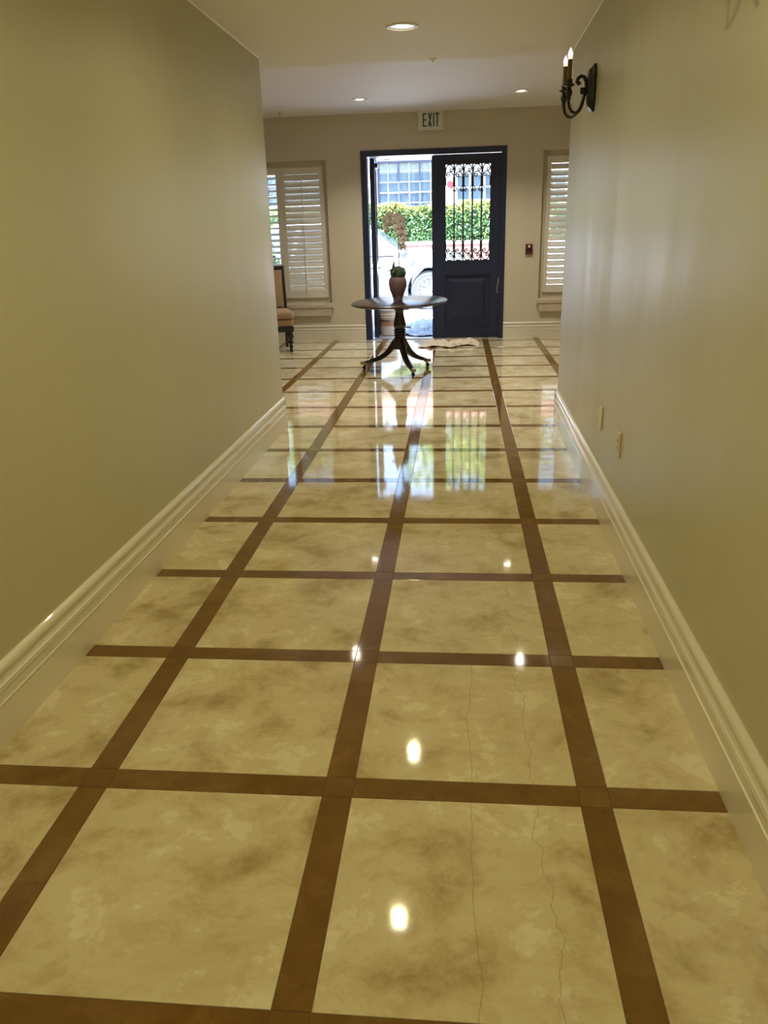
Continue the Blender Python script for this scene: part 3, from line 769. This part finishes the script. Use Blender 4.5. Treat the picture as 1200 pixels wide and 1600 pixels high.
for c, r in (((.010, -.02, .855), .042), ((.045, -.03, .82), .046), ((-.010, -.035, .80), .044), ((.055, -.035, .755), .045), ((.012, -.045, .745), .047), ((.07, -.03, .69), .042), ((.035, -.045, .685), .044), ((.075, -.035, .635), .038),
             ((.050, -.04, .60), .038), ((.065, -.03, .555), .034), ((-.075, -.02, .87), .036), ((-.105, -.025, .83), .042), ((-.085, -.03, .785), .04), ((-.115, -.03, .765), .034), ((-.10, -.02, .72), .030)):
    blossom(c, r * 1.15, rr.uniform(-.6, .6), rr.uniform(-.35, .25))
B().tube([(-.03, -.005, .88), (-.028, -.005, .915), (-.018, -.004, .945), (-.004, 0, .965)], .0028, 6).build('flower_stem', 'stem', e, 60)
for c in ((-.034, -.008, .918), (-.012, -.010, .940), (-.002, 0, .972)):
    B().ell(c, (.010, .009, .014), 8, 6).build('bud', 'petal_core', e, 60)

# ------------------------------------------------------------------ upholstered side chair
e = thing('side_chair', 'black-framed chair with tan upholstery, half hidden by the corridor wall', 'chair', (-2.475, 10.40, 0), math.radians(16))
def tapered(b, x0, x1, y0, y1, z0, z1, k, bev):
    """box whose back edge is narrower by k each side"""
    vs = [b.v(p) for p in ((x0, y0, z0), (x1, y0, z0), (x1 - k, y1, z0), (x0 + k, y1, z0), (x0, y0, z1), (x1, y0, z1), (x1 - k, y1, z1), (x0 + k, y1, z1))]
    fs = [b.face([vs[i] for i in q]) for q in ((3, 2, 1, 0), (4, 5, 6, 7), (0, 1, 5, 4), (1, 2, 6, 5), (2, 3, 7, 6), (3, 0, 4, 7))]
    bmesh.ops.bevel(b.bm, geom=list({x for f in fs for x in f.edges}), offset=bev, segments=4, affect='EDGES', profile=.5)
b = B(); tapered(b, -.28, .28, -.26, .27, .265, .335, .04, .006); b.build('seat_rail', 'black_lacquer', e, 40)
b = B(); tapered(b, -.285, .285, -.268, .25, .336, .425, .04, .03); b.build('seat_base', 'chair_fabric', e, 60)
b = B(); tapered(b, -.295, .295, -.285, .235, .426, .535, .04, .048); b.build('seat_cushion', 'chair_fabric', e, 60)
b = B()
for z in (.455, .505): b.tube([(-.25, -.280, z), (-.283, -.262, z), (-.29, -.2, z), (-.26, .2, z)], .005, 6); b.tube([(.25, -.280, z), (.283, -.262, z), (.29, -.2, z), (.26, .2, z)], .005, 6); b.tube([(-.25, -.2805, z), (.25, -.2805, z)], .005, 6)
b.build('piping', 'chair_piping', e, 60)
for s in (-1, 1):
    T = Matrix.Translation((s * .235, -.225, 0))
    B().lathe([(r_ * 1.22, z_) for r_, z_ in ((.012, 0), (.020, .010), (.023, .022), (.014, .036), (.018, .06), (.024, .085), (.016, .11), (.032, .125), (.032, .138), (.020, .15), (.026, .17), (.034, .195), (.036, .215), (.030, .2645))], 16, T).build('front_leg', 'black_lacquer', e, 50)
    b = B(); rings = [[b.v((s * .215 + a * .020, yy + c * .022, zz)) for a, c in ((-1, -1), (1, -1), (1, 1), (-1, 1))] for yy, zz in ((.33, 0), (.275, .13), (.245, .264))]
    for p, q in zip(rings, rings[1:]):
        for i in range(4): b.face([p[i], p[(i + 1) % 4], q[(i + 1) % 4], q[i]])
    b.face(rings[0]); b.face(rings[-1]); b.build('rear_leg', 'black_lacquer', e)
tilt = Matrix.Translation((0, .25, .336)) @ Matrix.Rotation(math.radians(-9), 4, 'X')
for s in (-1, 1):
    B().box(min(s * .205, s * .245), max(s * .205, s * .245), -.022, .022, 0, .745, tilt, bev=.006).build('back_post', 'black_lacquer', e, 40)
B().box(-.205, .205, -.022, .022, .69, .745, tilt, bev=.005).build('crest_rail', 'black_lacquer', e, 40)
B().box(-.205, .205, -.020, .020, .16, .20, tilt, bev=.005).build('lower_rail', 'black_lacquer', e, 40)
B().box(-.204, .204, -.034, .015, .201, .689, tilt, bev=.014).build('back_pad', 'chair_fabric', e, 60)

# ------------------------------------------------------------------ crumpled cloth inside the door
def crumple(name, m, outline, nx, ny, amp, seed, z0=.003, sc=9.0):
    rnd = random.Random(seed); b = B()
    from mathutils import noise
    (x0, x1, y0, y1) = outline; grid = []
    for i in range(nx + 1):
        row = []
        for k in range(ny + 1):
            u, v_ = i / nx, k / ny; x = x0 + (x1 - x0) * u; y = y0 + (y1 - y0) * v_
            e1 = .45 * noise.noise((x * 3, y * 3, seed)); e2 = .26 * noise.noise((x * 4, y * 2, seed + 9))
            x += e1 * (x1 - x0) * .4 * (abs(u - .5) * 2); y += e2 * 1.2
            rdg = abs(noise.noise((x * sc * .6, y * sc, seed + 3))) + .5 * abs(noise.noise((x * sc * 1.7, y * sc * 2.2, seed)))
            edge = min(u, 1 - u, v_, 1 - v_) * 8; edge = min(1, edge)
            row.append(b.v((x, y, z0 + amp * max(0, .62 - rdg) ** 1.5 * 2.2 * (.35 + .65 * edge))))
        grid.append(row)
    for i in range(nx):
        for k in range(ny): b.face([grid[i][k], grid[i + 1][k], grid[i + 1][k + 1], grid[i][k + 1]])
    me = b.mesh(name, m, 60); o = link(name, me)
    sm = o.modifiers.new('thickness', 'SOLIDIFY'); sm.thickness = .003; sm.offset = 1
    return o
tag(crumple('drop_cloth', 'cloth', (-.46, .24, 10.52, 11.0), 80, 56, .060, 5, .003, 5.0), 'crumpled beige cloth lying on the floor before the closed door leaf', 'cloth')
tag(crumple('plastic_sheet', 'plastic_sheet', (-.80, .60, 11.72, 13.6), 80, 80, .085, 11, .006, 5.0), 'wrinkled bluish plastic sheet spread on the porch outside the open door', 'sheet')

# ------------------------------------------------------------------ outside: ground
slab('porch', [(-6, YE + WT), (6, YE + WT), (6, 14.0), (-6, 14.0)], -.15, 0, 'porch_stone', 'stone porch outside the entrance')['kind'] = 'structure'
slab('road', [(-25, 14.0), (25, 14.0), (25, 19.9), (-25, 19.9)], -.2, -.03, 'pavement', 'sunlit pale driveway behind the porch')
slab('ground', [(-40, 19.9), (40, 19.9), (40, 60), (-40, 60)], -.2, -.01, 'pavement', 'pale ground around the opposite building')

# bucket
e = thing('paint_bucket', 'white plastic bucket with wire handle and label on the porch', 'bucket', (-1.045, 11.86, .012))
B().lathe([(0, 0), (.128, 0), (.132, .006), (.143, .25), (.152, .252), (.152, .262), (.145, .264), (.146, .285), (.154, .287), (.154, .30), (.146, .302), (.147, .345), (.150, .35), (.157, .352), (.157, .372), (0, .376)], 36).build('bucket_body', 'bucket_plastic', e, 40)
b = B()
n_ = 14
def ring_patch(b, a0, a1, z0, z1, r0, r1, n=12):
    q = []
    for i in range(n + 1):
        a = math.radians(a0 + (a1 - a0) * i / n); q.append((b.v((r0 * math.cos(a), r0 * math.sin(a), z0)), b.v((r1 * math.cos(a), r1 * math.sin(a), z1))))
    for i in range(n): b.face([q[i][0], q[i + 1][0], q[i + 1][1], q[i][1]])
ring_patch(b, 215, 325, .135, .22, .1385, .1428); b.build('label_patch', 'bucket_label', e)
b = B(); ring_patch(b, 225, 285, .205, .228, .1422, .1434); b.build('label_bar', 'bucket_print', e)
b = B(); b.tube([(-.15, -.01, .275), (-.148, -.06, .25), (-.10, -.13, .232), (0, -.168, .225), (.10, -.13, .232), (.148, -.06, .25), (.15, -.01, .275)], .0035, 6); b.build('wire_handle', 'wire', e, 60)

# ------------------------------------------------------------------ white car, its front towards the right
CY, CZ = 16.0, -.03
e = thing('car', 'white estate car parked outside, its front wheel seen through the doorway', 'car', (0, CY, CZ))
# lower body outline in x (forward +) and z, wheel arches cut in
fxw, rxw, wz, ar = -.57, -3.40, .375, .44
def arch(xc):
    return [(xc + ar * math.cos(math.radians(a)), wz + ar * math.sin(math.radians(a))) for a in range(200, -21, -20)][::1]
low = [(-4.35, .45), (-4.38, .62), (-4.30, .80), (-4.28, 1.0), (-3.8, 1.01), (-1.30, 1.02), (-.86, 1.115), (-.35, 1.10), (.02, 1.02), (.22, .90), (.30, .72), (.31, .45), (.26, .30)]
bottom = [(fxw + ar * .95, .26)] + [(fxw + ar * math.cos(math.radians(a)), wz + ar * math.sin(math.radians(a))) for a in range(0, 181, 15)] + [(fxw - ar * .95, .26), (rxw + ar * .95, .26)] + [(rxw + ar * math.cos(math.radians(a)), wz + ar * math.sin(math.radians(a))) for a in range(0, 181, 15)] + [(rxw - ar * .95, .26)]
outline = low + bottom
b = B(); W_ = 1.86
def shell(outl, layers):
    rings = []
    for y, sx, zk in layers:
        rings.append([b.v((x * sx - (1 - sx) * 2.0, y, z if z < .8 else .8 + (z - .8) * zk)) for x, z in outl])
    n = len(outl)
    for p, q in zip(rings, rings[1:]):
        for i in range(n): b.face([p[i], p[(i + 1) % n], q[(i + 1) % n], q[i]])
    for r in (rings[0], rings[-1]):
        for tri in tessellate_polygon([[v_.co for v_ in r]]): b.face([r[i] for i in tri])
shell(outline, [(0.02, .985, .82), (0.0, .995, .93), (.10, 1.0, 1.0), (W_ / 2, 1.03, 1.04), (W_ - .10, 1.0, 1.0), (W_, .995, .93), (W_ - .02, .985, .82)])
body = b.build('body', 'car_paint', e, 35)
gh = [(-4.22, 1.0), (-3.95, 1.55), (-3.6, 1.68), (-2.8, 1.74), (-2.2, 1.71), (-1.85, 1.62), (-1.0, 1.04)]
b = B(); rings = []
for y, k, in ((.06, 0.0), (.20, 1.0), (W_ - .20, 1.0), (W_ - .06, 0.0)):
    pass
lo_ = [(x, .05 if z < 1.1 else .05 + (z - 1.1) * .36, z) for x, z in gh]
n = len(gh); A_ = [b.v(p) for p in lo_]; C_ = [b.v((x, W_ - y, z)) for x, y, z in lo_]
for i in range(n): b.face([A_[i], A_[(i + 1) % n], C_[(i + 1) % n], C_[i]])
b.face(A_); b.face(list(reversed(C_))); b.build('cabin', 'car_paint', e, 30)
def side_pt(x, z, off=-.006): return (x, (.05 if z < 1.1 else .05 + (z - 1.1) * .36) + off, z)
for poly, nm in (([(-1.22, 1.04), (-1.82, 1.54), (-2.30, 1.63), (-2.36, 1.04)], 'side_window'), ([(-2.46, 1.04), (-2.40, 1.63), (-3.10, 1.63), (-3.25, 1.04)], 'side_window'), ([(-3.34, 1.04), (-3.20, 1.62), (-3.75, 1.54), (-3.95, 1.04)], 'side_window')):
    b = B(); f0 = [b.v(side_pt(x, z, .004)) for x, z in poly]; f1 = [b.v(side_pt(x, z, -.004)) for x, z in poly]
    for i in range(len(poly)): b.face([f0[i], f0[(i + 1) % len(poly)], f1[(i + 1) % len(poly)], f1[i]])
    b.face(f0); b.face(f1); b.build(nm, 'car_window', e)
b = B(); q = [(-1.10, .16, 1.145), (-1.78, .30, 1.58), (-1.78, W_ - .30, 1.58), (-1.10, W_ - .16, 1.145)]
nn = Vector((.5, 0, .85)).normalized() * .006; f0 = [b.v(Vector(p) + nn) for p in q]; f1 = [b.v(Vector(p) - nn) for p in q]
for i in range(4): b.face([f0[i], f0[(i + 1) % 4], f1[(i + 1) % 4], f1[i]])
b.face(f0); b.face(f1); b.build('windscreen', 'car_window', e)
b = B(); b.ell((-1.08, -.10, 1.065), (.09, .10, .075), 14, 10); b.tube([(-1.10, -.04, 1.02), (-1.10, .08, 1.0)], .02, 8); b.build('door_mirror', 'car_trim', e, 60)
b = B(); b.tube([(-1.12, -.008, .32), (-1.20, -.008, .70), (-1.20, -.004, 1.06)], .005, 4); b.tube([(-2.42, -.004, .32), (-2.42, -.004, 1.06)], .005, 4); b.build('door_seam', 'car_trim', e)
B().box(-2.28, -2.08, -.018, .01, .90, .935, bev=.006).build('door_handle', 'car_paint', e)
b = B(); b.prism([(-.94, .86), (-.90, .80), (-.84, .93), (-.86, .97)], -.012, .01); b.build('side_vent', 'car_trim', e)
b = B(); b.prism([(.06, .74), (.27, .72), (.22, .86), (.10, .90)], .02, .10); b.build('headlamp', 'lamp_clear', e)
for xc in (fxw, rxw):
    b = B()                                        # arch trim
    pa = [(xc + (ar + .0) * math.cos(math.radians(a)), .002, wz + ar * math.sin(math.radians(a))) for a in range(-10, 191, 10)]
    b.tube(pa, .022, 6); b.build('arch_trim', 'car_trim', e, 60)
B().box(-2.92, -1.05, -.012, .06, .22, .30, bev=.01).build('rocker_trim', 'car_trim', e)
B().box(-4.0, .1, .15, W_ - .15, .18, .30).build('underbody', 'rubber', e)
rings_ = Matrix.Rotation(PI / 2, 4, 'X')
for xc in (fxw, rxw):
    for yy in (.13, W_ - .13):
        Mw = Matrix.Translation((xc, yy, wz)) @ rings_
        b = B(); b.lathe([(.245, -.10), (.33, -.105), (.362, -.09), (.372, -.05), (.372, .05), (.362, .09), (.33, .105), (.245, .10)], 36, Mw, close=False); b.lathe([(.245, .10), (.235, .0), (.245, -.10)], 36, Mw, close=False)
        wh = b.build('wheel', 'rubber', e, 40)
        s = 1 if yy < 1 else -1
        b = B(); b.lathe([(.243, s * .095), (.25, s * .104), (.238, s * .108), (.222, s * .085), (.215, s * .03)], 36, Mw, close=False); b.lathe([(0, s * .088), (.05, s * .088), (.062, s * .07), (.062, s * .03)], 20, Mw, close=False); b.lathe([(.0, s * .02), (.216, s * .02)], 30, Mw, close=False)
        for k in range(6):
            a = 2 * PI * k / 6
            for d in (-.13, .13):
                p0 = Mw @ Vector((.045 * math.cos(a), .045 * math.sin(a), s * .075)); p1 = Mw @ Vector((.222 * math.cos(a + d * 1.6), .222 * math.sin(a + d * 1.6), s * .085))
                b.tube([p0, p1], [.017, .014], 6)
        b.build('rim', 'alloy', wh, 40)

# ------------------------------------------------------------------ brick planter, hedge, building opposite
PY = 20.0
e = thing('brick_planter', 'low red brick planter wall beneath the hedge', 'planter', (0, PY, 0))
B().box(-6, 6, .012, .30, 0, 1.12).build('planter_core', 'mortar', e)
b = B(); b.box(-.106, .106, 0, .05, -.033, .033); bk = b.mesh('brick', 'brick_red')
rb = random.Random(4)
cnt = 0
for r in range(7):
    z = 1.085 - r * .0755
    for k in range(-14, 15):
        x = -.2 + k * .2235 + (.111 if r % 2 else 0)
        if not (-1.9 < x < 2.0): continue
        o = link('brick', bk, e, (x, .002 + rb.uniform(-.004, .004), z)); cnt += 1
B().box(-6, 6, -.03, .33, 1.121, 1.16, bev=.01).build('planter_cap', 'porch_stone', e)

def leaf_cloud(name, n, sample, size, m, seed, parent=None, kind=None):
    rnd = random.Random(seed); vs = []; fs = []; mi = []
    for k in range(n):
        p, paler = sample(rnd)
        d = Vector((rnd.gauss(0, 1), rnd.gauss(0, 1), rnd.gauss(0, 1) + .4)).normalized(); t1 = d.orthogonal().normalized(); t2 = d.cross(t1)
        a = rnd.uniform(0, 2 * PI); u = t1 * math.cos(a) + t2 * math.sin(a); v_ = d.cross(u); s = size * rnd.uniform(.6, 1.3)
        i = len(vs); vs += [p - u * s, p + v_ * s * .55 + d * s * .1, p + u * s, p - v_ * s * .55 + d * s * .1]; fs.append((i, i + 1, i + 2, i + 3)); mi.append(1 if paler else 0)
    me = bpy.data.meshes.new(name); me.from_pydata(vs, [], fs)
    for x in m: me.materials.append(MATS[x])
    for pl, q in zip(me.polygons, mi): pl.material_index = q
    o = link(name, me, parent)
    if kind: o['kind'] = kind
    return o
hd = thing('hedge', 'clipped green hedge growing in the brick planter across the drive', 'hedge', (0, PY + .9, 1.20))
def hs_(r):
    x = r.uniform(-6, 4.5) if r.random() < .45 else r.uniform(-2.8, 1.6)
    f = r.random(); top = .84 + .05 * math.sin(x * 2.3) + .03 * math.sin(x * 7)
    if f < .62: y = -.62 + r.uniform(0, .12) + .04 * math.sin(x * 5); z = r.uniform(.02, top)
    else: y = r.uniform(-.6, .6); z = top + r.uniform(-.12, .03)
    return Vector((x, y, z)), (r.random() < max(.06, (z - .46) * 2.2))  # share of pale leaves grows towards the top
B().box(-6, 4.5, -.50, .55, 0, .72).build('hedge_core', 'hedge_leaf', hd)
leaf_cloud('foliage', 24000, hs_, .040, ['hedge_leaf', 'hedge_leaf_pale'], 12, hd, 'stuff')
hb = thing('bush', 'bright yellow-green bush at the left end of the hedge', 'bush', (-2.45, PY - .55, -.02))
def bs_(r):
    d = Vector((r.gauss(0, 1), r.gauss(0, 1), r.gauss(0, 1))).normalized() * r.uniform(.75, 1)
    return Vector((d.x * .42, d.y * .40, 1.05 + d.z * .85)), r.random() < .6
leaf_cloud('foliage', 3500, bs_, .045, ['hedge_leaf', 'hedge_leaf_pale'], 5, hb, 'stuff')
B().tube([(0, 0, 0), (.02, 0, .5), (0, .02, 1.0)], [.03, .025, .015], 7).build('trunk', 'bark', hb)

BY = 25.0
bd = thing('building', 'pale building opposite with blue-framed grid windows and tiled eaves', 'building', (0, BY, 0))
def holed_part(name, x0, x1, z0, z1, y0, y1, holes, m, parent):
    o = holed_wall(name, x0, x1, z0, z1, y0, y1, holes, m, None); del o['kind']; o.parent = parent; return o
w1 = (-2.42, .0, 1.95, 3.40); w2 = (.12, 1.60, 1.95, 3.05); w3 = (-7.5, -3.2, 1.95, 3.40); w4 = (2.4, 4.6, 1.95, 3.05)
w1 = (-2.42, -.52, 1.95, 3.40); w2 = (-.10, 1.60, 2.22, 3.00)
holed_part('facade', -12, 12, 0, 3.75, 0, .25, [w1, w2, w3, w4], ['stucco', 'stucco'], bd)
def grid_window(W, nx, nz, m_post, m_bar, thick_every=2):
    x0, x1, z0, z1 = W
    b = B(); q = .06
    for a in ((x0, x0 + q, z0, z1), (x1 - q, x1, z0, z1), (x0 + q, x1 - q, z0, z0 + q), (x0 + q, x1 - q, z1 - q, z1)): b.box(a[0], a[1], .03, .12, a[2], a[3])
    f = b.build('window_frame', m_post, bd)
    for i in range(1, nx):
        x = x0 + (x1 - x0) * i / nx; t = .055 if i % thick_every == 0 else .014
        B().box(x - t / 2, x + t / 2, .045, .10, z0 + q, z1 - q).build('mullion', m_post if t > .03 else m_bar, f)
    for k in range(1, nz):
        z = z0 + (z1 - z0) * k / nz; t = .03 if k == nz // 2 else .016
        B().box(x0 + q, x1 - q, .05, .095, z - t / 2, z + t / 2).build('muntin', m_bar, f)
    for i in range(nx):
        a, c = x0 + (x1 - x0) * i / nx, x0 + (x1 - x0) * (i + 1) / nx
        B().box(a + .008, c - .008, .102, .108, z0 + .01, z1 - .01).build('pane', 'glass', f)
    n = int((x1 - x0) * 26); b = B(); rows = []
    for i in range(n + 1):
        x = x0 + (x1 - x0) * i / n; y = .20 + .022 * math.sin(i * 1.9) + .012 * math.sin(i * 4.3)
        rows.append((b.v((x, y, z0)), b.v((x, y, z1)), b.v((x, y + .004, z0)), b.v((x, y + .004, z1))))
    for p, r_ in zip(rows, rows[1:]): b.face([p[0], r_[0], r_[1], p[1]]); b.face([p[2], r_[2], r_[3], p[3]])
    b.build('curtain', 'curtain', f, 80)
grid_window(w1, 6, 5, 'blue_frame', 'white_frame'); grid_window(w2, 4, 2, 'white_frame', 'white_frame', 1); grid_window(w3, 10, 5, 'blue_frame', 'white_frame'); grid_window(w4, 6, 4, 'white_frame', 'white_frame')
B().box(-12, 12, .26, 6, 0, 3.7).build('building_core', 'stucco', bd)
B().box(-2.62, -2.43, -.12, -.001, 0, 3.56).build('post', 'blue_frame', bd)
b = B(); b.box(-.2, .2, 0, .06, -.06, .06); tm = b.mesh('brick', 'brick_red')
for k in range(-8, 9): link('brick', tm, bd, (-.9 + k * .42, -.05, 3.56 + (.0)))
B().box(-12.2, 12.2, -.35, .0, 3.63, 3.72).build('fascia', 'stucco', bd)
b = B(); b.prism([(-.40, 3.72), (3.0, 5.0), (6.4, 3.72)], -12.3, 12.3, Matrix.Rotation(PI / 2, 4, 'Z') @ Matrix.Diagonal((1, -1, 1, 1))); b.build('roof', 'roof_tile', bd)

# small red sign on a post
e = thing('red_sign', 'small red sign on a thin post beside the opposite building', 'sign', (-.245, 23.2, -.01))
B().lathe([(.10, -.006), (.10, .006)], 8, Matrix.Translation((0, 0, 2.63)) @ Matrix.Rotation(PI / 2, 4, 'X') @ Matrix.Rotation(PI / 8, 4, 'Z')).build('sign_plate', 'sign_red', e)
B().tube([(0, .02, 0), (0, .02, 2.70)], .018, 8).build('sign_post', 'steel', e)

# trees behind the opposite building (mirrored in the floor)
def tree(x, y, h, r, seed, label, n=5200):
    t_ = thing('tree', label, 'tree', (x, y, 0), group='trees behind the opposite building')
    B().tube([(0, 0, 0), (.08, 0, h * .35), (-.05, .1, h * .7)], [.20, .16, .08], 9).build('trunk', 'bark', t_, 60)
    rg = random.Random(seed); blobs = [(Vector((rg.uniform(-1, 1) * r * .6, rg.uniform(-1, 1) * r * .5, h * .66 + rg.uniform(-.35, .5) * r)), r * rg.uniform(.38, .6)) for _ in range(9)]
    def s(rn):
        c, q = rn.choice(blobs); d = Vector((rn.gauss(0, 1), rn.gauss(0, 1), rn.gauss(0, 1))).normalized() * q * rn.uniform(.6, 1)
        return c + d, rn.random() < .2
    leaf_cloud('crown', n, s, .13, ['tree_leaf', 'hedge_leaf_pale'], seed, t_, 'stuff')
tree(-5.2, 34, 9.5, 3.0, 1, 'broad leafy tree over the roof, left of the doorway')
tree(.9, 33.5, 11.0, 3.6, 2, 'leafy tree behind the roof, right of the doorway')
tree(7.5, 33, 9.0, 3.0, 8, 'tall leafy tree behind the building, far to the right')
# shrub outside the left window
sh = thing('shrub', 'dark green shrub outside the left shuttered window', 'bush', (-4.4, 15.0, -.03))
def ss(r):
    d = Vector((r.gauss(0, 1), r.gauss(0, 1), r.gauss(0, 1))).normalized() * r.uniform(.7, 1); return Vector((d.x * 1.1, d.y * .5, .9 + d.z * .95)), r.random() < .1
leaf_cloud('foliage', 5000, ss, .06, ['hedge_leaf', 'hedge_leaf_pale'], 9, sh, 'stuff')
B().tube([(0, 0, 0), (.02, 0, .8)], [.05, .03], 7).build('trunk', 'bark', sh)
